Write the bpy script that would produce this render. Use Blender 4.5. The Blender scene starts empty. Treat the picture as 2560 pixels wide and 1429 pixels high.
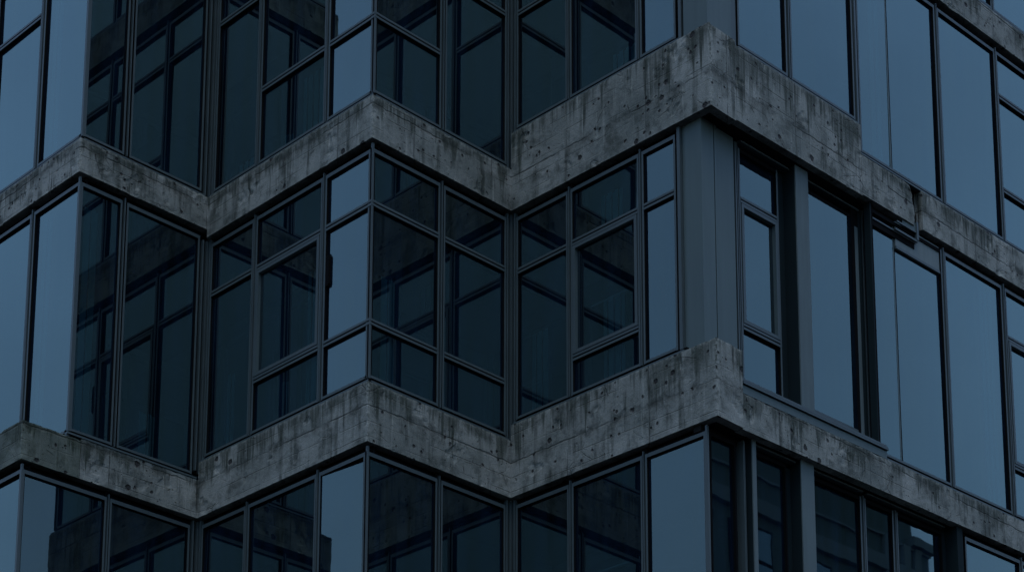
import bpy, bmesh, math, random
from mathutils import Vector, Matrix, noise

random.seed(7)
R = math.radians
sc = bpy.context.scene
col = sc.collection
GZ = 11.14                    # building datum (underside of the lower concrete band) above the street

# ------------------------------------------------------------------ node helpers
class NT:
    def __init__(s, m):
        m.use_nodes = True
        s.t = m.node_tree; s.n = s.t.nodes; s.l = s.t.links
        s.n.clear()
    def add(s, typ, ins=None, **kw):
        nd = s.n.new(typ)
        for k, v in kw.items(): setattr(nd, k, v)
        for k, v in (ins or {}).items():
            if isinstance(v, bpy.types.NodeSocket): s.l.new(v, nd.inputs[k])
            else: nd.inputs[k].default_value = v
        return nd
    def math(s, op, a, b=0.0, c=0.0, clamp=False):
        nd = s.add('ShaderNodeMath', {0: a, 1: b, 2: c}, operation=op); nd.use_clamp = clamp
        return nd.outputs[0]
    def ramp(s, v, lo, hi, a=0.0, b=1.0):
        nd = s.add('ShaderNodeMapRange', {'Value': v, 'From Min': lo, 'From Max': hi, 'To Min': a, 'To Max': b})
        return nd.outputs[0]
    def mix(s, f, a, b, mode='MIX'):
        nd = s.add('ShaderNodeMix', data_type='RGBA', blend_type=mode)
        for i, v in ((0, f), (6, a), (7, b)):
            if isinstance(v, bpy.types.NodeSocket): s.l.new(v, nd.inputs[i])
            else: nd.inputs[i].default_value = v if i == 0 else (v[0], v[1], v[2], 1)
        return nd.outputs[2]
    def noise(s, vec, scale, detail=4.0, rough=.55, dist=0.0):
        return s.add('ShaderNodeTexNoise', {'Vector': vec, 'Scale': scale, 'Detail': detail, 'Roughness': rough, 'Distortion': dist}).outputs[0]
    def mapping(s, vec, scale=(1, 1, 1), loc=(0, 0, 0)):
        return s.add('ShaderNodeMapping', {'Vector': vec, 'Scale': scale, 'Location': loc}).outputs[0]

def mat_simple(name, base, rough, metal=0.0, var=.18, scale=3.0, spec=.5, streak=0.0):
    m = bpy.data.materials.new(name); N = NT(m)
    co = N.add('ShaderNodeTexCoord').outputs['Object']
    a = N.noise(co, scale, 5)
    b = N.noise(N.mapping(co, (9, 9, .7)), 1.6, 4)
    k = N.math('ADD', N.math('MULTIPLY', a, 2*var), N.math('MULTIPLY', b, 2*streak))
    k = N.math('ADD', k, 1 - var - streak)
    cc = N.add('ShaderNodeVectorMath', {0: (base[0], base[1], base[2]), 1: k}, operation='MULTIPLY').outputs[0]
    cb = N.add('ShaderNodeCombineColor') if False else None
    p = N.add('ShaderNodeBsdfPrincipled', {'Base Color': cc, 'Roughness': N.ramp(a, .3, .7, rough-.07, rough+.1), 'Metallic': metal, 'Specular IOR Level': spec})
    bp = N.add('ShaderNodeBump', {'Height': N.noise(co, scale*9, 3), 'Strength': .15, 'Distance': .004})
    N.l.new(bp.outputs[0], p.inputs['Normal'])
    o = N.add('ShaderNodeOutputMaterial'); N.l.new(p.outputs[0], o.inputs[0])
    return m

def mat_concrete(name, lo, hi, stain):
    m = bpy.data.materials.new(name); N = NT(m)
    co = N.add('ShaderNodeTexCoord').outputs['Object']
    sep = N.add('ShaderNodeSeparateXYZ', {0: co})
    x, y, z = sep.outputs
    wob = N.noise(co, 9, 4)
    # broad tone, cloudy mottling, fine grain
    big = N.noise(co, 1.3, 5)
    med = N.noise(co, 3.6, 9, .70, .25)
    fine = N.noise(co, 70, 4, .7)
    c = N.mix(N.ramp(big, .33, .68), lo, hi)
    # greenish and dark weathering clouds
    c = N.mix(N.ramp(med, .49, .64, 0, .66), c, stain)
    # vertical rain streaks, dark and pale
    st = N.noise(N.mapping(co, (8.5, 8.5, .42)), 1.0, 6, .62, .4)
    st_m = N.noise(co, 1.9, 3)
    c = N.mix(N.math('MULTIPLY', N.ramp(st, .50, .64), N.ramp(st_m, .44, .60, 0, .86)), c, (stain[0]*.75, stain[1]*.80, stain[2]*.72))
    sp = N.noise(N.mapping(co, (21, 21, .9), (3, 7, 1)), 1.0, 4, .6)
    c = N.mix(N.math('MULTIPLY', N.ramp(sp, .60, .72), .55), c, (hi[0]*1.25, hi[1]*1.25, hi[2]*1.22))
    # run-off stains of uneven length hanging from the sill line, and worn pale arrises
    vp = N.add('ShaderNodeAttribute', attribute_name='vpos').outputs['Fac']
    we = N.add('ShaderNodeAttribute', attribute_name='wear').outputs['Fac']
    ln = N.ramp(N.noise(N.mapping(co, (3.1, 3.1, 0), (2, 5, 0)), 1.0, 6, .72), .42, .70, 0, 1.05)
    ln2 = N.noise(N.mapping(co, (26, 26, .5)), 1.0, 3)
    drip = N.ramp(N.math('SUBTRACT', vp, N.math('SUBTRACT', 1.0, N.math('MULTIPLY', ln, N.ramp(ln2, .3, .6, .7, 1.1)))), 0, .20)
    c = N.mix(N.math('MULTIPLY', drip, N.ramp(ln2, .25, .64, .25, .88)), c, (stain[0]*.85, stain[1]*.95, stain[2]*.80))
    wn = N.noise(co, 24, 6, .7)
    c = N.mix(N.math('MULTIPLY', N.math('MULTIPLY', we, N.ramp(wn, .42, .62)), .8), c, (hi[0]*1.45, hi[1]*1.45, hi[2]*1.42))
    # pale scuffs and lime bloom
    sc_ = N.noise(co, 16, 9, .75, .5)
    c = N.mix(N.math('MULTIPLY', N.ramp(sc_, .60, .70), N.ramp(st_m, .45, .65, .1, .75)), c, (hi[0]*1.35, hi[1]*1.35, hi[2]*1.35))
    c = N.mix(1.0, c, N.ramp(fine, .28, .72, .80, 1.20), 'MULTIPLY')
    # tie holes and bug holes
    wv = N.add('ShaderNodeVectorMath', {0: co, 1: N.add('ShaderNodeVectorMath', {0: N.add('ShaderNodeTexNoise', {'Vector': co, 'Scale': 22.0, 'Detail': 3.0}).outputs[1], 'Scale': .035}, operation='SCALE').outputs[0]}, operation='ADD').outputs[0]
    v1 = N.add('ShaderNodeTexVoronoi', {'Vector': wv, 'Scale': 3.1}, voronoi_dimensions='3D')
    r1 = N.add('ShaderNodeSeparateColor', {0: v1.outputs['Color']}).outputs[0]
    h1 = N.ramp(v1.outputs['Distance'], .082, .125, 1, 0)
    h1 = N.math('MULTIPLY', h1, N.math('GREATER_THAN', r1, .12))
    v2 = N.add('ShaderNodeTexVoronoi', {'Vector': wv, 'Scale': 8.5}, voronoi_dimensions='3D')
    r2 = N.add('ShaderNodeSeparateColor', {0: v2.outputs['Color']}).outputs[1]
    h2 = N.math('MULTIPLY', N.ramp(v2.outputs['Distance'], .10, .19, 1, 0), N.math('GREATER_THAN', r2, .56))
    v3 = N.add('ShaderNodeTexVoronoi', {'Vector': wv, 'Scale': 24.0}, voronoi_dimensions='3D')
    r3 = N.add('ShaderNodeSeparateColor', {0: v3.outputs['Color']}).outputs[1]
    h3 = N.math('MULTIPLY', N.ramp(v3.outputs['Distance'], .10, .20, 1, 0), N.math('GREATER_THAN', r3, .70))
    hole = N.math('MAXIMUM', N.math('MAXIMUM', h1, h2), N.math('MULTIPLY', h3, .8))
    # pour seam (one course line per band) and board joints
    fz = N.math('MODULO', N.math('ADD', z, 3.6*20 - GZ), 3.6)
    seam_d = N.math('ABSOLUTE', N.math('SUBTRACT', N.math('ADD', fz, N.math('MULTIPLY', N.math('SUBTRACT', wob, .5), .05)), .42))
    seam = N.math('MULTIPLY', N.ramp(seam_d, .003, .016, 1, 0), N.ramp(N.noise(co, 1.1, 3), .40, .52))
    seamb = N.math('MULTIPLY', N.ramp(seam_d, .0, .07, .65, 0), N.ramp(med, .42, .6))
    xy = N.math('MODULO', N.math('ADD', N.math('ADD', x, y), 50.0), 1.22)
    jd = N.math('ABSOLUTE', N.math('SUBTRACT', N.math('ADD', xy, N.math('MULTIPLY', N.math('SUBTRACT', wob, .5), .012)), .6))
    joint = N.math('MULTIPLY', N.ramp(jd, .002, .009, 1, 0), N.ramp(N.noise(co, 2.3, 3), .42, .55))
    bz = N.math('ABSOLUTE', N.math('SUBTRACT', N.math('MODULO', N.math('ADD', N.math('ADD', z, 20.03), N.math('MULTIPLY', wob, .012)), .175), .0875))
    board = N.math('MULTIPLY', N.ramp(bz, .001, .007, 1, 0), N.ramp(N.noise(N.mapping(co, (1.6, 1.6, 9)), 1.0, 3), .44, .60))
    # hairline cracks along voronoi edges
    ve = N.add('ShaderNodeTexVoronoi', {'Vector': wv, 'Scale': 2.2}, voronoi_dimensions='3D', feature='DISTANCE_TO_EDGE')
    crack = N.math('MULTIPLY', N.ramp(ve.outputs['Distance'], .004, .016, 1, 0), N.ramp(N.noise(co, 3.1, 3), .55, .66))
    dark = N.math('MAXIMUM', N.math('MAXIMUM', N.math('MULTIPLY', seam, .8), N.math('MAXIMUM', N.math('MULTIPLY', joint, .7), N.math('MULTIPLY', board, .5))), N.math('MAXIMUM', N.math('MULTIPLY', crack, .7), seamb))
    c = N.mix(N.math('MULTIPLY', dark, .75), c, (stain[0]*.5, stain[1]*.5, stain[2]*.5))
    c = N.mix(N.math('MULTIPLY', hole, .9), c, (.004, .005, .006))
    # drip stain under tie holes comes from the streak noise; relief
    hgt = N.math('ADD', N.math('MULTIPLY', fine, .10), N.math('MULTIPLY', sc_, .55))
    hgt = N.math('ADD', hgt, N.math('MULTIPLY', med, .55))
    hgt = N.math('SUBTRACT', hgt, N.math('MULTIPLY', hole, 1.3))
    hgt = N.math('SUBTRACT', hgt, N.math('MULTIPLY', dark, .6))
    bp = N.add('ShaderNodeBump', {'Height': hgt, 'Strength': 1.0, 'Distance': .022})
    p = N.add('ShaderNodeBsdfPrincipled', {'Base Color': c, 'Roughness': N.ramp(med, .3, .7, .75, .95), 'Specular IOR Level': .25, 'Normal': bp.outputs[0]})
    o = N.add('ShaderNodeOutputMaterial'); N.l.new(p.outputs[0], o.inputs[0])
    return m

def mat_glass(name, tint=(.73, .965, .90), base=.0, k=1.84, thru=(.07, .15, .17)):
    m = bpy.data.materials.new(name); N = NT(m)
    co = N.add('ShaderNodeTexCoord').outputs['Object']
    wav = N.noise(co, 1.15, 2, .4)
    bp = N.add('ShaderNodeBump', {'Height': wav, 'Strength': 1.0, 'Distance': .0007})
    sheen_streak = N.noise(N.mapping(co, (7, 7, .5)), 1.0, 4)
    fr = N.add('ShaderNodeFresnel', {'IOR': 1.52})
    fac = N.math('ADD', N.math('MULTIPLY', fr.outputs[0], k), base, clamp=True)
    gl = N.add('ShaderNodeBsdfGlossy', {'Color': (*tint, 1), 'Roughness': .012, 'Normal': bp.outputs[0]})
    tr = N.add('ShaderNodeBsdfTransparent', {'Color': (*thru, 1)})
    df = N.add('ShaderNodeBsdfDiffuse', {'Color': (.04, .12, .26, 1)})  # faint blue sheen painted as diffuse colour; lifts dark panes to navy
    a = N.add('ShaderNodeMixShader', {0: fac, 1: tr.outputs[0], 2: gl.outputs[0]})
    b = N.add('ShaderNodeMixShader', {0: N.ramp(sheen_streak, .35, .75, .012, .055), 1: a.outputs[0], 2: df.outputs[0]})
    o = N.add('ShaderNodeOutputMaterial'); N.l.new(b.outputs[0], o.inputs[0])
    return m

CONC = mat_concrete('weathered_concrete', (.072, .087, .080), (.172, .190, .176), (.013, .020, .017))
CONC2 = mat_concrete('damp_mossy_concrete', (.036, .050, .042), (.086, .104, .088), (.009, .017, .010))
FRAME = mat_simple('dark_grey_frame_metal', (.031, .047, .051), .45, .0, .12, 2.2, .28, .06)
GASKET = mat_simple('black_gasket', (.002, .0025, .003), .8, 0, .2, 4, .04)
PANEL = mat_simple('grey_metal_panel', (.045, .069, .071), .5, .0, .14, .9, .22, .16)
FIN = mat_simple('grey_painted_pier', (.052, .076, .080), .6, .0, .16, 2.5, .2, .30)
SPAN = mat_simple('pale_infill_panel', (.080, .108, .112), .6, .0, .15, 1.5, .2, .2)
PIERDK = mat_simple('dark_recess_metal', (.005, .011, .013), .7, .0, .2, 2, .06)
SOFF = mat_simple('shade_black_soffit', (.008, .009, .009), .95, .0, .3, 2, .05)  # near-black, so the shade under the bands sits in the colour
INNER = mat_simple('interior_plaster', (.03, .06, .07), .9, .0, .1, .8, .1)
CLOTH = mat_simple('pale_curtain', (.62, .80, .82), .9, .0, .15, 3, .2, .15)
GLASS = mat_glass('coated_glass')
GLASS2 = mat_glass('neighbour_glass', (.7, .9, 1.0), .22, 1.0, (.1, .12, .13))
ASPH = mat_simple('asphalt', (.03, .03, .032), .95, 0, .3, 3, .05)
PAVE = mat_simple('paving', (.045, .045, .045), .95, 0, .2, 2, .05)
WALL2 = mat_simple('soot_grey_render', (.045, .055, .052), .9, 0, .25, .5, .3, .25)
WALL3 = mat_simple('soot_grey_stone', (.105, .135, .125), .9, 0, .3, .35, .2, .25)
TRIM2 = mat_simple('pale_cornice_stone', (.17, .20, .20), .9, 0, .25, .7, .3, .25)

# ------------------------------------------------------------------ object helpers
def link(name, me, mat, parent, label=None, kind=None):
    o = bpy.data.objects.new(name, me)
    if mat is not None: me.materials.append(mat)
    col.objects.link(o)
    if parent is not None: o.parent = parent
    if label: o['label'] = label
    if kind: o['kind'] = kind
    return o

def root(name, label, cat):
    o = bpy.data.objects.new(name, None); col.objects.link(o)
    o['label'] = label; o['category'] = cat
    return o

SL = 0.028                      # the long right-hand wing rises very slightly along its length
class Face:
    """facade plane: u runs along it, d outward, z up from the datum"""
    def __init__(s, axis, plane, shear=False):
        s.ax, s.p, s.sh = axis, plane, shear
    def pt(s, u, d, z):
        if s.ax == 'A': return Vector((u, s.p - d, z + GZ))
        zz = z + (SL*(u - 2.6) if s.sh else 0)
        return Vector((s.p + d, u, zz + GZ))

class MB:
    def __init__(s): s.v = []; s.f = []
    def box(s, F, u0, u1, d0, d1, z0, z1):
        b = len(s.v)
        for (u, d, z) in ((u0, d0, z0), (u1, d0, z0), (u1, d1, z0), (u0, d1, z0), (u0, d0, z1), (u1, d0, z1), (u1, d1, z1), (u0, d1, z1)):
            s.v.append(F.pt(u, d, z))
        for q in ((0, 1, 2, 3), (4, 7, 6, 5), (0, 4, 5, 1), (1, 5, 6, 2), (2, 6, 7, 3), (3, 7, 4, 0)):
            s.f.append(tuple(b + i for i in q))
    def wbox(s, x0, x1, y0, y1, z0, z1):
        b = len(s.v)
        for (x, y, z) in ((x0, y0, z0), (x1, y0, z0), (x1, y1, z0), (x0, y1, z0), (x0, y0, z1), (x1, y0, z1), (x1, y1, z1), (x0, y1, z1)):
            s.v.append(Vector((x, y, z + GZ)))
        for q in ((0, 3, 2, 1), (4, 5, 6, 7), (0, 1, 5, 4), (1, 2, 6, 5), (2, 3, 7, 6), (3, 0, 4, 7)):
            s.f.append(tuple(b + i for i in q))
    def prism(s, poly, z0, z1):
        b = len(s.v); n = len(poly)
        for z in (z0, z1):
            for (x, y) in poly: s.v.append(Vector((x, y, z + GZ)))
        for i in range(n):
            j = (i + 1) % n
            s.f.append((b + i, b + j, b + n + j, b + n + i))
        s.f.append(tuple(b + n + i for i in range(n)))
        s.f.append(tuple(b + n - 1 - i for i in range(n)))
    def tilt(s, ang, turn=0.0):
        c = sum(s.v, Vector())/len(s.v)
        if turn:
            T = Matrix.Rotation(R(turn), 3, 'Z'); s.v = [c + T @ (q - c) for q in s.v]
        ax = Vector((random.uniform(-1, 1), random.uniform(-1, 1), random.uniform(-1, 1))).normalized()
        M = Matrix.Rotation(ang, 3, ax)
        s.v = [c + M @ (q - c) for q in s.v]
    def build(s, name, mat, parent, label=None, kind=None, fix=True):
        me = bpy.data.meshes.new(name)
        me.from_pydata([tuple(q) for q in s.v], [], s.f)
        if fix:
            bm = bmesh.new(); bm.from_mesh(me); bmesh.ops.recalc_face_normals(bm, faces=bm.faces); bm.to_mesh(me); bm.free()
        me.update()
        return link(name, me, mat, parent, label, kind)

# ------------------------------------------------------------------ plan of the building
A1X, B0Y, B0YP, B2Y, A3X = -3.03, -1.815, -2.37, 2.167, 3.044
FA0 = Face('A', B0Y); FA0P = Face('A', B0YP)
FB1 = Face('B', A1X)
FA1 = Face('A', 0.0)
FB2 = Face('B', 0.0)
FA2 = Face('A', B2Y)
FB3 = Face('B', A3X - .012, True)
FR1 = Face('B', 2.84, True)      # recessed glazing line, middle floor of the right wing (frame front at 2.80)
FR0 = Face('B', 2.90, True)      # recessed glazing line, lower floor
LX, RY = -9.6, 15.0              # far ends of the two wings

bld = root('office_building', 'dark glass office building with weathered concrete bands and stepped corner bays', 'building')

# ------------------------------------------------------------------ concrete bands
CORN = [(A1X, B0Y), (A1X, B0YP), (0, 0), (A3X + .012, B2Y)]
def band(F, ua, ub, z0, z1, ea, eb, mat=CONC, t=.11, lipa=0, label=None, chip=.014, cell=.024, breaka=0, breakb=0):
    """solid concrete spandrel: mitred ends (+1 convex, -1 concave, 0 square), lightly uneven faces and chipped arrises"""
    nu = max(2, int((ub - ua)/cell)); nz = max(2, int((z1 - z0)/cell)); nd = 5
    loop = []
    for i in range(nz): loop.append((0.0, z0 + (z1 - z0)*i/nz))
    for i in range(nd): loop.append((t*i/nd, z1))
    for i in range(3): loop.append((t, z1 + (z0 - z1)*i/3))
    for i in range(nd): loop.append((t - t*i/nd, z0))
    n = len(loop); v = []; wear = []; vpos = []
    for k in range(nu + 1):
        f = k/nu
        for (s, z) in loop:
            u = (ua + ea*s)*(1 - f) + (ub - eb*s)*f
            p = F.pt(u, -s, z)
            q = p.copy()
            # broad unevenness, the same vector field for neighbouring bands so that mitres stay closed
            nv = noise.noise_vector(p*1.7)*.0035 + noise.noise_vector(p*9.0)*.0015
            q += Vector((nv.x, nv.y, nv.z*.5))
            c1 = max(0, noise.noise(p*7.0) + .25*noise.noise(p*23.0) + .05)
            c2 = max(0, noise.noise(p*Vector((1, 1, 1))*11.0 + Vector((5, 2, 9))) + .4*noise.noise(p*31.0) - .02)
            if s < 1e-6:
                for (e, ue) in ((ea, ua), (eb, ub)):
                    du = abs(u - ue)
                    if e >= 0 and du < .05:
                        wv = (1 - du/.05)**2
                        brk = breaka if ue == ua else breakb
                        sg = 1 if ue == ua else -1
                        if e == 1:
                            dirn = F.pt(sg*1.0, -1.0, 0) - F.pt(0, 0, 0)
                            q += dirn*chip*.55*c1*wv
                        else:
                            dirn = F.pt(sg*1.0, -1.0, 0) - F.pt(0, 0, 0)
                            q += dirn*chip*.5*c1*wv
                    brk = breaka if ue == ua else breakb
                    if brk and du < .22:
                        sg = 1 if ue == ua else -1
                        wv = (1 - du/.22)
                        dirn = F.pt(sg*1.0, -.25, 0) - F.pt(0, 0, 0)
                        zz = (z - z0)/(z1 - z0)
                        q += dirn*brk*wv*(.35*abs(noise.noise(Vector((z*6.0, 3.1, 1.7)))) + .8*max(0, zz - .55) + .25*c1)
                for (ze, sg) in ((z0, 1), (z1, -1)):
                    dz = abs(z - ze)
                    if dz < .05:
                        wv = (1 - dz/.05)**2
                        dirn = F.pt(0, -.7, 0) - F.pt(0, 0, 0)
                        q += (dirn + Vector((0, 0, sg*.7)))*chip*.9*c2*wv
                # shallow spalls in the face
                sp = noise.noise(p*3.3 + Vector((9, 4, 2))) + .5*noise.noise(p*12.0)
                if sp > .48:
                    dirn = F.pt(0, -1.0, 0) - F.pt(0, 0, 0)
                    q += dirn*min(.012, (sp - .48)*.06)
            v.append(q)
            we = 0.0
            if s < 1e-6:
                we = max(we, .45*(1 - (z - z0)/.03), .6*(1 - (z1 - z)/.035))
                if ea == 1: we = max(we, 1 - (u - ua)/.06)
                if eb == 1: we = max(we, 1 - (ub - u)/.06)
            wear.append(max(0.0, we)); vpos.append((z - z0)/max(.42, z1 - z0) + (1 - (z1 - z0)/max(.42, z1 - z0)))
    fc = []
    for k in range(nu):
        for i in range(n):
            j = (i + 1) % n
            fc.append((k*n + i, k*n + j, (k + 1)*n + j, (k + 1)*n + i))
    fc.append(tuple(range(n - 1, -1, -1))); fc.append(tuple(nu*n + i for i in range(n)))
    me = bpy.data.meshes.new('concrete_spandrel'); me.from_pydata([tuple(a) for a in v], [], fc)
    bm = bmesh.new(); bm.from_mesh(me); bmesh.ops.recalc_face_normals(bm, faces=bm.faces); bm.to_mesh(me); bm.free()
    for nm, dat in (('wear', wear), ('vpos', vpos)):
        at = me.attributes.new(nm, 'FLOAT', 'POINT'); at.data.foreach_set('value', dat)
    return link('concrete_spandrel', me, mat, bld, label)

FC3A = Face('A', B2Y)
FC3B = Face('B', A3X + .012)
def wing_right(zb, ztall, zlow, ystep, ygap):
    pass

# lower band (B3), middle band (B2), upper band (B4)
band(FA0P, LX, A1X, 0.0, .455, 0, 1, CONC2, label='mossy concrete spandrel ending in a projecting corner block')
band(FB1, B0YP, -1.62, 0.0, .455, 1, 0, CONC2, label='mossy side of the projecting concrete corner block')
band(FB1, -1.615, 0.0, 0.0, .475, 0, -1)
band(FA1, A1X, 0.0, 0.0, .695, -1, 1)
band(FB2, 0.0, B2Y, 0.0, .695, 1, -1)
band(FA2, 0.0, A3X + .012, 0.0, .885, -1, 1, label='taller concrete spandrel with chipped corner')
band(FC3B, B2Y, 2.600, 0.0, .885, 1, 0, label='narrow end block of the taller spandrel')
band(FB3, 2.612, RY, 0.0, .415, 0, 0, label='long low concrete spandrel of the right wing')

band(FA0, LX, A1X, 3.705, 4.13, 0, 1)
band(FB1, B0Y, 0.0, 3.705, 4.13, 1, -1)
band(FA1, A1X, 0.0, 3.60, 4.13, -1, 1)
band(FB2, 0.0, B2Y, 3.60, 4.13, 1, -1)
band(FA2, 0.0, A3X + .012, 3.60, 4.605, -1, 1, label='tall rain-stained concrete spandrel with chipped corner')
band(FC3B, B2Y, 2.595, 3.595, 4.575, 1, 0, label='narrow proud end block of the tall spandrel')
band(FB3, 2.603, 4.955, 3.632, 4.55, 0, 0, chip=.008, label='tall concrete spandrel ending in a step down')
band(FB3, 4.959, 6.03, 3.650, 4.165, 0, 0, chip=.009, breakb=.13, label='low concrete spandrel with broken end beside the open joint')
band(FB3, 6.19, RY, 3.665, 4.185, 0, 0, breaka=.05, label='low concrete spandrel right of the open joint')
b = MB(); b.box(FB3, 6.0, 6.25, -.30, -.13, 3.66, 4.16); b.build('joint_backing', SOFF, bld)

band(FA0, LX, A1X, 7.12, 7.55, 0, 1, cell=.05)
band(FB1, B0Y, 0.0, 7.12, 7.55, 1, -1, cell=.04)
band(FA1, A1X, 0.0, 7.12, 7.55, -1, 1, cell=.04)
band(FB2, 0.0, B2Y, 7.12, 7.55, 1, -1, cell=.04)
band(FA2, 0.0, A3X, 7.12, 7.72, -1, 1, cell=.04)
band(FB3, B2Y, RY, 7.075, 7.505, 1, 0, cell=.035)

# storey slabs: their undersides are the recessed soffits under the bands
def foot(i, yb, right=A3X):
    return [(LX + .1, yb + i), (A1X - i, yb + i), (A1X - i, i), (-i, i), (-i, B2Y + i), (right - i, B2Y + i), (right - i, RY - .1), (LX + .1, RY - .1)]
class S3:   # slab with the right-hand wing's slight rise
    pass
def slab(z0, z1, yb, name='floor_slab', inset=.105):
    m = MB(); P = foot(inset, yb)
    m.prism(P, z0, z1)
    for k, q in enumerate(m.v):
        if q.x > 2.0 and q.y > 5: q.z += SL*(q.y - 2.6)*.93
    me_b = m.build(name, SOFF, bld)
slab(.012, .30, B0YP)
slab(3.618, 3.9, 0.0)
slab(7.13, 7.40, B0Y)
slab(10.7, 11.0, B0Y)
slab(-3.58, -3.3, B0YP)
# soffit of the left bay, where the band hangs a little higher
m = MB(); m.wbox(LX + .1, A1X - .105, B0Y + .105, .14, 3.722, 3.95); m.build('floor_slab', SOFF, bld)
core = MB()
core.prism([(LX + .3, 1.6), (-1.3, 1.6), (-1.3, 4.2), (1.0, 4.2), (1.0, RY - .3), (LX + .3, RY - .3)], -3.2, 10.6)
core.build('interior_core', INNER, bld)
up = MB(); up.prism(foot(.02, B0Y), 11.02, 11.7); up.build('roof', CONC, bld)
pod = MB(); pod.prism(foot(.0, B0YP), -GZ, -3.4)
pod.build('base_wall', WALL2, bld)

# ------------------------------------------------------------------ windows
FD, GD = -.045, -.080            # frame front, glass plane (from the concrete face)
SW = .024                        # visible stile width
npane = 0
def window(F, u0, u1, sill, head, trans=(), sash=(), joints=(), blind=None, fd=FD, gd=GD, label=None, panes=True, hgap=.072, stiles=(1, 1), latch=None, dark=(0, 0, 0), cs=(0, 0), turn=0.0):
    """u0,u1: clear opening between stiles; sill = top of concrete, head = underside of band"""
    f = MB(); gk = MB()
    zb, zt = sill + .104, head - hgap - .062
    back = gd - .03; cap = fd - .005
    def bar(ua, ub, za, zc, dk=0, shallow=0):
        back = fd - .020 if shallow else gd - .03
        if dk: gk.box(F, ua, ub, back, fd, za, zc)
        else: f.box(F, ua, ub, cap, fd, za, zc); gk.box(F, ua, ub, back, cap - .0005, za, zc)
    if stiles[0]: bar(u0 - SW, u0, sill + .070, zt + .044, dark[0], cs[0])
    if stiles[1]: bar(u1, u1 + SW, sill + .070, zt + .044, dark[1], cs[1])
    bar(u0, u1, sill + .074, zb)                # bottom rail
    bar(u0, u1, zt, zt + .044, dark[2])           # head rail
    # thin glazing beads set back from the frame
    bw = .012; bd = gd + .016
    zs = [zb] + [t for t in trans] + [zt]
    w = f.build('window', FRAME, bld, label)
    gk.build('gasket', GASKET, w)
    th = .072
    for t in trans:
        tb = MB(); tg = MB()
        tb.box(F, u0, u1, cap, fd + .004, t + .009, t + th/2)
        tb.box(F, u0, u1, cap, fd + .004, t - th/2, t - .009)
        tg.box(F, u0, u1, back, cap - .0005, t - th/2, t + th/2)
        tb.build('transom', FRAME, w); tg.build('gasket', GASKET, w)
    lo = [zb] + [t + th/2 for t in trans]; hi = [t - th/2 for t in trans] + [zt]
    us = [u0] + list(joints) + [u1]
    for k in range(len(lo)):
        ins = 0.0
        if k in sash:
            s_ = MB(); a = .048; dd = fd + .008
            s_.box(F, u0 + .008, u0 + a, back + .004, dd, lo[k] + .008, hi[k] - .008)
            s_.box(F, u1 - a, u1 - .008, back + .004, dd, lo[k] + .008, hi[k] - .008)
            s_.box(F, u0 + a, u1 - a, back + .004, dd, lo[k] + .008, lo[k] + a)
            s_.box(F, u0 + a, u1 - a, back + .004, dd, hi[k] - a, hi[k] - .008)
            s_.build('opening_sash', FRAME, w)
        for j in range(len(us) - 1):
            g = MB()
            ja = .012 if j > 0 else 0; jb = .024 if j < len(us) - 2 else 0
            e = .010
            g.box(F, us[j] + (ja if ja else -e), us[j + 1] - (jb if jb else -e), gd - .008, gd, lo[k] - e, hi[k] + e)
            g.f = [q for i, q in enumerate(g.f) if i != 2]
            g.tilt(R(random.gauss(0, .14)), turn)
            g.build('pane', GLASS, w)
        for j in range(1, len(us) - 1):
            g = MB(); g.box(F, us[j] - .002, us[j] + .012, gd - .03, gd + .004, lo[k], hi[k]); jo = g.build('butt_joint', GASKET, w)
            g = MB(); g.box(F, us[j] - .024, us[j] - .003, gd - .03, gd + .003, lo[k], hi[k]); g.build('edge_strip', PANEL, w)
    if blind:
        for (a, b_, za, zc, off) in blind:
            g = MB(); nn = max(2, int((b_ - a)/.05))
            for i in range(nn):
                ua_ = a + (b_ - a)*i/nn
                g.box(F, ua_, ua_ + (b_ - a)/nn*.92, gd - min(off, .06) - .02 - (.025 if i % 2 else 0), gd - min(off, .06) - .012 - (.025 if i % 2 else 0), za, zc)
            g.build('curtain', CLOTH, w)
    if latch:
        (a, b_, za, zc) = latch
        g = MB(); g.box(F, a, b_, gd + .002, gd + .03, za + .02, zc - .02); g.box(F, a, b_ - .012, gd + .002, gd + .03, zc - .02, zc); g.box(F, a, b_ - .012, gd + .002, gd + .03, za, za + .02)
        g.build('latch', GASKET, w)
    return w

def mullion(F, u, sill, head, w=.013, fd=FD):
    f = MB()
    f.box(F, u - w/2, u + w/2, fd - .02, fd + .010, sill + .066, head - .05)
    o = f.build('mullion', FRAME, bld)
    g = MB(); g.box(F, u - .034, u + .034, fd - .085, fd - .0205, sill + .064, head - .01); g.build('gasket', GASKET, o)
    return o

def sill(F, u0, u1, z, d=0, name='sill', c0=0, c1=0):
    f = MB(); f.box(F, u0 + .10*c0, u1 - .10*c1, -.13, d - .012, z + .004, z + .026)
    if c0: f.box(F, u0 + .010, u0 + .10, -.05, d - .012, z + .004, z + .026)
    if c1: f.box(F, u1 - .10, u1 - .012, -.05, d - .012, z + .004, z + .026)
    g = MB(); g.box(F, u0 + .10*c0, u1 - .10*c1, -.16, -.065, z + .001, z + .073)
    if c0: g.box(F, u0 + .062, u0 + .10, -.09, -.065, z + .001, z + .073)
    if c1: g.box(F, u1 - .10, u1 - .066, -.09, -.065, z + .001, z + .073)
    if c0: f.box(F, u0 + .046, u0 + .064, -.06, FD, z + .074, z + .104)
    if c1: f.box(F, u1 - .112, u1 - .046, -.06, FD, z + .074, z + .104)
    o = f.build(name, FRAME, bld); g.build('gasket', GASKET, o)
    return o

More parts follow.
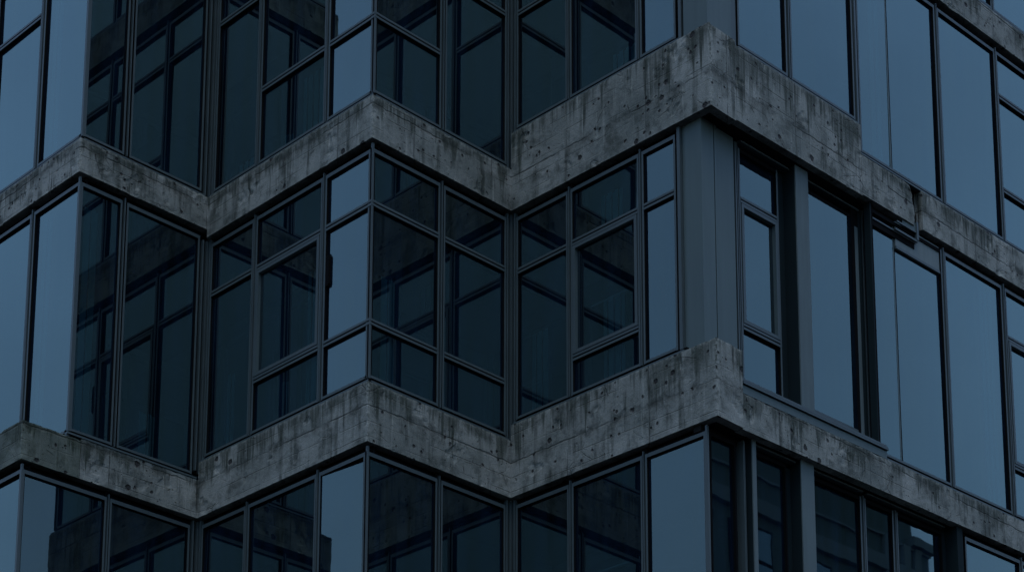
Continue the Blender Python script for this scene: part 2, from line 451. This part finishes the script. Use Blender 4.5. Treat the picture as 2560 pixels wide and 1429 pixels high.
def head_gap(F, u0, u1, head, d=-.13):
    f = MB(); f.box(F, u0, u1, d - .03, d, head - .085, head + .004)  # fills the head gap in black, standing in for its shade
    f.box(F, u0, u1, d, d + .040, head - .062, head - .045)
    return f.build('head_shade_filler', GASKET, bld)

def filler(F, u0, u1, z0, z1, d0=-.16, d1=-.055, mat=None, name='corner_post'):
    f = MB(); f.box(F, u0, u1, d0, d1, z0, z1); return f.build(name, mat or FRAME, bld)

T1U, T1L, T2U, T2L = 2.845, 1.425, 6.47, 5.17
def row(F, opens, s, h, stl=None):
    """a run of windows with mullions centred between neighbours"""
    ws = []
    for i, o in enumerate(opens):
        kw = o[2] if len(o) > 2 else {}
        ws.append(window(F, o[0], o[1], s, h, **kw))
        if i: mullion(F, (opens[i - 1][1] + o[0])/2, s, h)
    return ws

# ---- left wing (A0): big panes reflecting the sky
A0B = [(-9.4, -8.5), (-8.4, -7.35), (-7.25, -6.3), (-6.2, -5.2)]
def left_wing(F, s, h, tr=()):
    row(F, A0B + [(-5.10, -4.118, dict(trans=tr)), (-4.008, -3.112, dict(cs=(0, 1), blind=[(-3.98, -3.80, s + .13, h - .16, .06)]))], s, h)
    sill(F, LX, A1X, s, c1=1); head_gap(F, LX, A1X - .05, h)
left_wing(FA0, 4.13, 7.12, (6.26,))
left_wing(FA0, .455, 3.705)
left_wing(FA0P, -2.90, 0.0)

# ---- B1
bl = lambda a, b_, za, zc, off=.22: [(a, b_, za, zc, off)]
row(FB1, [(-1.722, -1.215, dict(cs=(1, 0))), (-1.092, -.095)], 4.13, 7.12)
row(FB1, [(-1.722, -1.205, dict(cs=(1, 0), blind=bl(-1.62, -1.42, .6, 3.4, .3))), (-1.092, -.090, dict(blind=bl(-.75, -.52, .6, 1.15)))], .475, 3.705)
row(FB1, [(-2.285, -1.240, dict(cs=(1, 0))), (-1.145, -.085)], -2.90, 0.0)
sill(FB1, B0Y, -.03, 4.13, c0=1); sill(FB1, B0Y, -.03, .475, .02, c0=1); sill(FB1, B0YP, -.03, -2.9, c0=1)
head_gap(FB1, B0Y + .15, 0, 7.12); head_gap(FB1, B0Y + .15, 0, 3.705); head_gap(FB1, B0YP + .15, 0, 0.0)

# ---- A1
A1o = [(-2.965, -2.188), (-2.088, -.928), (-.828, -.108)]
def a1(s, h, tu, tl, sash, blinds=(None, None, None), latch=None, turn=0.0):
    t0 = (tu,) if tu else (); t1 = (tl, tu) if tu else (); 
    row(FA1, [(*A1o[0], dict(trans=t0, blind=blinds[0])), (*A1o[1], dict(trans=t1, sash=sash, blind=blinds[1])), (*A1o[2], dict(trans=t1, blind=blinds[2], latch=latch, cs=(0, 1), turn=turn))], s, h)
    sill(FA1, A1X + .02, 0, s, c1=1); head_gap(FA1, A1X, -.05, h)
a1(4.13, 7.12, T2U, T2L, (), ([(-2.62, -2.30, 4.2, 4.44, .3)], [(-1.42, -1.0, 4.2, 5.05, .22), (-1.75, -1.63, 4.2, 4.45, .22)], None))
a1(.695, 3.60, T1U, T1L, (1,), ([(-2.72, -2.62, .75, 1.75, .25)], [(-1.68, -1.60, .8, 1.30, .25), (-1.25, -1.02, .8, 2.5, .3)], None), latch=(-.826, -.77, 2.13, 2.50))
a1(-2.90, 0.0, None, None, (), turn=2.9)

# ---- B2
def b2(s, h, t1, t2, blinds=(None, None)):
    row(FB2, [(.062, 1.046, dict(trans=t1, blind=blinds[0], cs=(1, 0))), (1.154, 2.105, dict(trans=t2, blind=blinds[1]))], s, h)
    sill(FB2, 0, B2Y - .02, s, c0=1); head_gap(FB2, .15, B2Y, h)
b2(4.13, 7.12, (T2L,), (6.20,))
b2(.695, 3.60, (T1L, T1U), (T1L, T1U), ([(.30, .52, .8, 2.1, .15)], None))
b2(-2.90, 0.0, (), ())

# ---- A2
def a2(s, h, u3, t1, t2, t3, sash, blinds=(None, None, None), end=A3X):
    row(FA2, [(.065, .846, dict(trans=t1, blind=blinds[0])), (.942, 1.936, dict(trans=t2, sash=sash, blind=blinds[1])), (2.030, u3, dict(trans=t3, blind=blinds[2]))], s, h)
    sill(FA2, .02, end, s); head_gap(FA2, 0, end - .05, h)
a2(4.605, 7.12, 2.505, (6.20,), (), (), (), (None, [(1.50, 1.85, 4.7, 5.0, .3)], None), 2.60)
a2(.885, 3.60, 2.470, (T1U-.03,), (T1L-.02, T1U-.02), (T1U-.02,), (1,), ([(.2, .45, .95, 2.0, .4)], [(1.32, 1.62, 1.0, 2.0, .35), (1.3, 1.6, 2.9, 3.3, .35)], None), 2.60)
a2(-2.72, 0.0, 2.822, (), (), (), (), end=2.85)

# ---- glazed corner posts and inside-corner posts
def corner(Fa, Fb, ua, ub, s, h):
    # outer corner: slim square post set in from the concrete arris
    f = MB(); f.box(Fa, ua - .066, ua - .040, -.066, -.040, s + .062, h - .03)
    f.build('corner_post', FRAME, bld)
    f = MB(); f.box(Fa, ua - .104, ua - .067, -.104, -.067, s + .06, h - .03); f.build('corner_post', GASKET, bld)
corner(FA0, FB1, A1X, B0Y, 4.13, 7.12); corner(FA0, FB1, A1X, B0Y, .475, 3.705); corner(FA0P, FB1, A1X, B0YP, -2.9, 0)
for s, h in ((4.13, 7.12), (.695, 3.6), (-2.9, 0)): corner(FA1, FB2, 0, 0, s, h)
for t in (T1L, T1U, T2L):
    f = MB()
    for a, b_ in ((t - .036, t - .009), (t + .009, t + .036)): f.wbox(-.107, -.0375, .0375, .085, a, b_); f.wbox(-.085, -.0375, .0855, .085 + .02, a, b_)
    f.build('transom_corner', FRAME, bld)
def inner(xc, yc, s, h):
    f = MB(); f.wbox(xc - .09, xc - .040, yc + .040, yc + .09, s + .03, h - .01)
    f.build('corner_post', FRAME, bld)
    f = MB(); f.wbox(xc - .085, xc + .040, yc + .091, yc + .13, s + .03, h - .01); f.wbox(xc - .13, xc - .091, yc - .040, yc + .09, s + .03, h - .01); f.build('gasket', GASKET, bld)
    f = MB(); f.wbox(xc + .004, xc + .022, yc + .042, yc + .090, s + .05, h - .02); f.build('mullion', FRAME, bld)
    f = MB(); f.wbox(xc - .090, xc - .042, yc - .022, yc - .004, s + .05, h - .02); f.build('mullion', FRAME, bld)
for s, h in ((4.13, 7.12), (.56, 3.6), (-2.9, 0)): inner(A1X, 0, s, h)
for s, h in ((4.13, 7.12), (.695, 3.6), (-2.9, 0)): inner(0, B2Y, s, h)

# ---- corner cladding at the big right-hand corner
def clad(x0, xc, yc, yj, y1, z0, z1, twop):
    m = MB()
    m.wbox(x0, xc, yc, yc + .20, z0, z1)
    m.wbox(xc - .20, xc, yc + .20, yj - .009, z0, z1)
    m.build('corner_panel', PANEL, bld, 'flat grey metal corner cladding')
    m = MB(); m.wbox(xc - .18, xc - .02, yj - .009, yj + .007, z0, z1); m.build('panel_joint', GASKET, bld)
    if twop:
        m = MB(); m.wbox(xc - .18, xc, yj + .007, yj + .045, z0, z1); m.wbox(xc - .18, xc - .018, yj + .045, y1, z0, z1)
        m.build('corner_panel', PANEL, bld)
clad(2.556, 2.82, B2Y + .10, 2.485, 2.842, .86, 3.61, True)
m = MB(); m.wbox(2.51, 2.552, B2Y + .055, B2Y + .16, .95, 3.59); m.build('corner_trim', FRAME, bld)
m = MB(); m.wbox(2.645, 2.985, B2Y + .045, B2Y + .25, 4.58, 7.13); m.wbox(2.78, 2.985, B2Y + .25, 2.625, 4.58, 7.13)
m.build('corner_panel', PANEL, bld, 'flat grey metal corner cladding of the upper floor')
m = MB(); m.wbox(2.565, 2.605, B2Y + .05, B2Y + .16, 4.63, 7.1); m.build('corner_trim', FRAME, bld)
m = MB(); m.wbox(2.608, 2.643, B2Y + .10, B2Y + .16, 4.63, 7.1); m.build('panel_joint', GASKET, bld)

# ---- right wing, upper floor
def rw2():
    s1, s2, h = 4.55, 4.18, 7.075
    row(FB3, [(2.765, 3.608), (3.727, 4.903)], s1, h)
    row(FB3, [(5.047, 6.694, dict(joints=(5.69,), blind=bl(5.42, 5.66, 4.3, 6.95, .06))), (6.806, 8.079), (8.165, 9.30, dict(trans=(4.99, 6.34))), (9.41, 11.0, dict(joints=(10.1,))), (11.11, 12.4), (12.5, 13.7), (13.8, 14.9)], s2, h)
    mullion(FB3, 4.975, s1 - .2, h, .034)
    sill(FB3, 2.70, 4.93, s1); sill(FB3, 4.965, RY, s2); head_gap(FB3, 2.5, RY, h)
    filler(FB3, 2.63, 2.722, s1 + .06, h - .03, -.14, -.06)
rw2()
# ---- upper storey (just enters the frame at the top right, and is mirrored in the panes below)
def fl3():
    s, h = 7.55, 10.7
    row(FA1, [A1o[0], A1o[1], A1o[2]], s, h); sill(FA1, A1X, 0, s)
    row(FB1, [(-1.722, -1.215), (-1.092, -.095)], s, h); sill(FB1, B0Y, 0, s)
    row(FB2, [(.062, 1.046), (1.154, 2.105)], s, h); sill(FB2, 0, B2Y, s)
    row(FA2, [(.065, .846), (.942, 1.936), (2.030, 2.94)], 7.72, h); sill(FA2, 0, A3X, 7.72)
    row(FA0, A0B[1:] + [(-5.10, -4.118), (-4.008, -3.112)], s, h); sill(FA0, LX, A1X, s)
    row(FB3, [(2.30, 3.608), (3.727, 4.903), (5.047, 6.694), (6.806, 8.079), (8.165, 9.30), (9.41, 11.0), (11.11, 12.4), (12.5, 13.7)], 7.505, h); sill(FB3, 2.25, RY, 7.505)
fl3()

# ---- right wing, middle floor: three recessed bays behind a ledge, then flush panes
def rw1():
    h = 3.60
    F = FR1
    kw = dict(hgap=.055)
    window(F, 2.962, 3.615, .66, h, trans=(1.385, 2.905), sash=(1,), gd=-.085, dark=(0, 0, 1), **kw)
    f = MB(); f.box(F, 2.872, 2.890, -.13, -.040, .70, 3.58); f.box(F, 2.912, 2.924, -.13, -.045, .70, 3.58); f.build('mullion', FRAME, bld)
    f = MB(); f.box(F, 2.845, 2.871, -.16, -.06, .70, 3.6); f.box(F, 2.891, 2.911, -.16, -.07, .70, 3.58); f.build('gasket', GASKET, bld)
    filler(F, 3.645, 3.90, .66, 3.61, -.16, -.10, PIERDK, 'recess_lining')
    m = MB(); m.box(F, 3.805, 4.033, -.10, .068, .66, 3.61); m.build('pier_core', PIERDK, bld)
    m = MB(); m.box(F, 3.803, 4.035, .0685, .085, .66, 3.61); m.build('pier', FIN, bld, 'pale grey vertical pier')
    window(F, 4.05, 4.985, .66, h - .05, fd=-.006, gd=-.012, dark=(1, 1, 1), stiles=(1, 0), **kw)
    # opaque strip in place of slit glass, between black gaskets, then the return to the flush glazing
    m = MB(); m.box(F, 4.986, 5.046, -.14, -.010, .60, 3.60); m.box(F, 5.046, 5.114, -.14, -.011, 3.36, 3.60); m.build('gasket', GASKET, bld)
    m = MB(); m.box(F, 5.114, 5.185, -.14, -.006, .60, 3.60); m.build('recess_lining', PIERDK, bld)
    m = MB(); m.box(F, 5.047, 5.113, -.14, -.011, .60, 3.36); m.build('mullion', FIN, bld)  # slit pane as a strip; its sky reflection is put into the colour
    m = MB(); m.box(F, 5.187, 5.202, -.14, .010, .60, 3.62); m.box(F, 5.216, 5.232, -.14, .012, .60, 3.62); m.build('mullion', FRAME, bld)
    m = MB(); m.wbox(2.905, 2.996, 5.140, 5.156, .60, 3.72); m.build('return_post', PIERDK, bld, 'dark post where the glazing steps forward')
    m = MB(); m.wbox(2.88, 2.985, 5.1565, 5.20, .60, 3.70); m.build('gasket', GASKET, bld)
    # flush glazing
    F = FB3
    s, h = .415, 3.665
    row(F, [(5.200, 6.616, dict(joints=(5.665,), stiles=(0, 1), dark=(0, 0, 1))), (6.725, 7.960, dict(blind=bl(7.62, 7.94, .55, 3.5, .06))), (8.088, 9.30, dict(trans=(1.15, 2.89), sash=(1,))), (9.41, 11.0, dict(joints=(10.1,))), (11.11, 12.4), (12.5, 13.7), (13.8, 14.9)], s, h)
    sill(F, 5.27, RY, s); head_gap(F, 6.10, RY, h)
    # grey spandrel panel at the head of the pane below the broken joint
    m = MB(); m.box(F, 5.675, 6.60, GD + .003, GD + .022, 3.28, 3.60); m.build('spandrel_panel', SPAN, bld, 'grey infill panel above the pane')
    m = MB(); m.box(F, 5.675, 6.60, GD + .003, GD + .032, 3.245, 3.278); m.build('panel_rail', FRAME, bld)
    # loose hopper frame hanging under the broken joint
    v = MB(); v.box(F, 5.20, 6.06, -.10, -.050, 3.372, 3.448); v.build('head_shade_filler', GASKET, bld)
    v = MB(); v.box(F, 5.20, 5.62, -.10, -.040, 3.4485, 3.468); v.build('head_trim', FRAME, bld)
    v = MB()
    for (a, b_, d0, d1, z0, z1) in ((5.62, 6.085, -.075, -.045, 3.449, 3.472), (5.62, 6.085, -.035, -.010, 3.455, 3.480), (6.060, 6.085, -.07, -.045, 3.472, 3.70), (6.06, 6.098, -.035, -.004, 3.480, 3.72), (5.66, 6.06, -.03, -.012, 3.572, 3.592)):
        v.box(F, a, b_, d0, d1, z0, z1)
    vs = v.build('hopper_frame', FRAME, bld, 'loose little frame hanging under the broken concrete joint')
    v = MB(); v.box(F, 5.78, 6.06, -.028, -.020, 3.592, 3.70); v.build('pane', PANEL, vs)
    # ledge and apron in front of the recessed bays
    a = MB(); a.box(F, 2.618, 5.255, -.22, -.004, .420, .512); a.build('apron_panel', PANEL, bld, 'smooth grey metal apron under the window ledge')
    l = MB()
    l.box(F, 2.618, 5.262, -.22, .018, .522, .545); l.box(F, 2.618, 5.262, -.22, .006, .556, .574); l.box(F, 2.618, 5.262, -.22, -.012, .582, .598)
    l.build('window_ledge', FRAME, bld)
rw1()

# ---- right wing, lower floor
def rw0():
    s, h = -2.9, 0.0
    F = FR0
    corner_x = 2.872
    m = MB(); m.wbox(2.846, 2.872, B2Y + .045, B2Y + .075, s, -.03); m.build('corner_post', FRAME, bld)
    m = MB(); m.wbox(2.80, 2.845, B2Y + .076, B2Y + .125, s, -.03); m.build('corner_post', GASKET, bld)
    kw = dict(hgap=.05)
    kw['dark'] = (1, 1, 1)
    window(F, 2.300, 2.680, s, h, **kw)
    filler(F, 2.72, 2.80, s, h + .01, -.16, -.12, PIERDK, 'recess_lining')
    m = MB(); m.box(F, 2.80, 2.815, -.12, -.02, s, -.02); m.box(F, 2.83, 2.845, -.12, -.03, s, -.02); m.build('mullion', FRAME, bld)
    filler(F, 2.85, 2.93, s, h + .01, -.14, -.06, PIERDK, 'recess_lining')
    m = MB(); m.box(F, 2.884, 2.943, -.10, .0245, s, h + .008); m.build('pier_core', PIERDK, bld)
    m = MB(); m.box(F, 2.882, 2.945, .025, .04, s, h + .008); m.build('pier', FIN, bld, 'slim pale grey vertical fin')
    window(F, 3.00, 3.55, s, h, **kw)
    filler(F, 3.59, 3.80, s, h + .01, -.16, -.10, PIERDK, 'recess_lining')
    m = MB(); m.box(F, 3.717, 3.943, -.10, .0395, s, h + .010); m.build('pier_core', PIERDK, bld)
    m = MB(); m.box(F, 3.715, 3.945, .040, .055, s, h + .010); m.build('pier', FIN, bld, 'pale grey vertical pier of the lower floor')
    kw['dark'] = (1, 0, 1); kw['gd'] = -.08
    window(F, 3.99, 4.935, s, h, **kw)
    mullion(F, 4.99, s, h); kw['dark'] = (0, 0, 1); window(F, 5.045, 5.565, s, h, **kw); mullion(F, 5.62, s, h)
    kw['dark'] = (0, 1, 1); window(F, 5.675, 6.56, s, h, **kw)
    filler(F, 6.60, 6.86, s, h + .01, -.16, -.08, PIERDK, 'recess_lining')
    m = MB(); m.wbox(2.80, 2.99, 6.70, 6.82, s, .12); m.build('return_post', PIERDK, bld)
    row(FB3, [(6.90, 8.079), (8.165, 9.30), (9.41, 11.0), (11.11, 12.4), (12.5, 13.7), (13.8, 14.9)], s, h)
    head_gap(FB3, 6.82, RY, h)
    b = MB(); b.box(F, 2.2, 6.75, -.20, -.10, -.065, .02); b.build('head_shade_filler', SOFF, bld)
rw0()
t_ = MB(); t_.box(FR1, 2.92, 3.80, -.09, .004, 3.574, 3.596); t_.box(FR1, 4.04, 5.13, -.09, .004, 3.574, 3.596); t_.build('head_trim', FRAME, bld)
t_ = MB(); t_.box(FR0, 2.95, 3.71, -.09, -.006, -.030, -.010); t_.box(FR0, 3.95, 4.95, -.09, -.006, -.030, -.010); t_.box(FR0, 5.03, 6.60, -.09, -.006, -.030, -.010); t_.build('head_trim', FRAME, bld)
b = MB(); b.box(FR1, 2.45, 5.3, -.20, -.11, 3.52, 3.625); b.build('head_shade_filler', SOFF, bld)

# wing ends closed off
m = MB(); m.wbox(LX, LX + .25, B0YP + .2, RY, -3.4, 10.9); m.wbox(LX, A3X - .3, RY - .25, RY, -3.4, 10.9); m.build('end_wall', WALL2, bld)

# ------------------------------------------------------------------ building across the street (seen mirrored in the lower right panes)
nb = root('neighbour_building', 'older soot-grey building across the street with a corniced front, mirrored in the lower panes', 'building')
FN = Face('A', 0)
m = MB()
NX0, NX1, NY0, NY1 = 30.0, 37.0, 29.5, 48.3
m.wbox(NX0 + .3, NX1, NY0, 47.2, -GZ, 21.3); m.wbox(NX0 + .3, NX1, 47.2, NY1, -GZ, 19.25)
m.build('wall', WALL3, nb)
c = MB()
for (d, z0, z1) in ((.22, 17.55, 18.05), (.10, 18.85, 18.93)):
    c.wbox(NX0 + .3 - d, NX0 + .31, NY0, 47.1 if z1 > 19 else NY1 - .02, z0, z1)
c.wbox(NX0, NX0 + .31, 46.9, NY1 + .06, 18.95, 19.28)
c.build('cornice', TRIM2, nb)
c = MB()
for y in (45.2, 46.5, 47.2): c.wbox(NX0 + .12, NX0 + .31, y, y + .35, 10, 18.9)
c.build('pilaster', TRIM2, nb)
for zi in range(3):
    zt = 17.1 - 4.0*zi
    y = NY0 + 1.0
    while y < NY1 - 2.6:
        w = MB()
        w.wbox(NX0 + .22, NX0 + .30, y, y + 2.2, zt - 2.9, zt)
        wo = w.build('window', GASKET, nb)
        g = MB(); g.wbox(NX0 + .20, NX0 + .215, y + .1, y + 1.03, zt - 1.15, zt - .1); g.wbox(NX0 + .20, NX0 + .215, y + 1.17, y + 2.1, zt - 1.15, zt - .1)
        g.wbox(NX0 + .20, NX0 + .215, y + .1, y + 1.03, zt - 2.8, zt - 1.3); g.wbox(NX0 + .20, NX0 + .215, y + 1.17, y + 2.1, zt - 2.8, zt - 1.3)
        g.build('pane', GLASS2, wo)
        y += 3.1

# ------------------------------------------------------------------ ground
def sheet(name, x0, x1, y0, y1, z, mat, label):
    me = bpy.data.meshes.new(name); me.from_pydata([(x0, y0, z), (x1, y0, z), (x1, y1, z), (x0, y1, z)], [], [(0, 1, 2, 3)])
    o = link(name, me, mat, None); o['kind'] = 'structure'; o['label'] = label; o['category'] = name
    return o
sheet('ground', -600, 600, -600, 600, -.02, ASPH, 'dark asphalt ground of the street below')
pv = MB(); pv.wbox(-14, 6.5, -6.0, 24, -GZ - .01, -GZ + .12); o = pv.build('pavement', PAVE, None); o['kind'] = 'structure'; o['label'] = 'pale paved footway at the foot of the building'; o['category'] = 'pavement'

# ------------------------------------------------------------------ sky and sun (dull overcast, the sun veiled high behind the camera)
SUN_EL, SUN_AZ = 66.0, -40.0      # azimuth counted from +X towards +Y
w = bpy.data.worlds.new('World'); sc.world = w; w.use_nodes = True
N = NT(w)
sky = N.add('ShaderNodeTexSky', sky_type='NISHITA')
sky.sun_disc = False; sky.sun_elevation = R(SUN_EL); sky.sun_rotation = R(90 - SUN_AZ)
sky.air_density = 1.0; sky.dust_density = .7; sky.ozone_density = 2.0; sky.altitude = 100
# overcast distribution: the cloud deck is brighter overhead than near the horizon
nrm = N.add('ShaderNodeSeparateXYZ', {0: N.add('ShaderNodeTexCoord').outputs['Generated']})
grad = N.ramp(nrm.outputs[2], 0.0, .9, .62, 1.75)
cloud = N.noise(N.add('ShaderNodeTexCoord').outputs['Generated'], 2.2, 5, .55)
skc = N.add('ShaderNodeVectorMath', {0: sky.outputs[0], 1: N.math('MULTIPLY', grad, N.math('MULTIPLY', N.ramp(cloud, .3, .7, .86, 1.14), N.ramp(N.noise(N.add('ShaderNodeTexCoord').outputs['Generated'], 8.0, 6, .6), .3, .7, .94, 1.06)))}, operation='MULTIPLY').outputs[0]
bg = N.add('ShaderNodeBackground', {'Color': skc, 'Strength': .12})
o = N.add('ShaderNodeOutputWorld'); N.l.new(bg.outputs[0], o.inputs[0])
ld = bpy.data.lights.new('sun', 'SUN'); ld.energy = .5; ld.angle = R(24); ld.color = (1, .94, .88)
so = bpy.data.objects.new('sun', ld); col.objects.link(so)
dv = Vector((math.cos(R(SUN_EL))*math.cos(R(SUN_AZ)), math.cos(R(SUN_EL))*math.sin(R(SUN_AZ)), math.sin(R(SUN_EL))))
so.rotation_euler = dv.to_track_quat('Z', 'Y').to_euler()
so.location = (-30, 30, 40)

# ------------------------------------------------------------------ camera (shift lens, from street level)
cam = bpy.data.cameras.new('camera'); co_ = bpy.data.objects.new('camera', cam); col.objects.link(co_)
yaw, pitch, roll = R(45.1238), R(12.0436), R(.109)
fw = Vector((-math.sin(yaw)*math.cos(pitch), math.cos(yaw)*math.cos(pitch), math.sin(pitch)))
rt = Vector((math.cos(yaw), math.sin(yaw), 0)); upv = rt.cross(fw)
r2 = rt*math.cos(roll) + upv*math.sin(roll); u2 = -rt*math.sin(roll) + upv*math.cos(roll)
M = Matrix((r2, u2, -fw)).transposed().to_4x4()
M.translation = Vector((15.9653, -13.689, -9.5405 + GZ))
co_.matrix_world = M
cam.sensor_fit = 'HORIZONTAL'; cam.sensor_width = 36
cam.lens = 5253.11/2560*36
cam.shift_x = (1280 - 1280.87)/2560
cam.shift_y = (2257.87 - 714.5)/2560
cam.clip_start = .1; cam.clip_end = 3000
sc.camera = co_

sc.render.engine = 'CYCLES'
sc.cycles.max_bounces = 10; sc.cycles.transparent_max_bounces = 16
sc.view_settings.view_transform = 'Standard'; sc.view_settings.look = 'None'
sc.view_settings.exposure = .82; sc.view_settings.gamma = 1.0
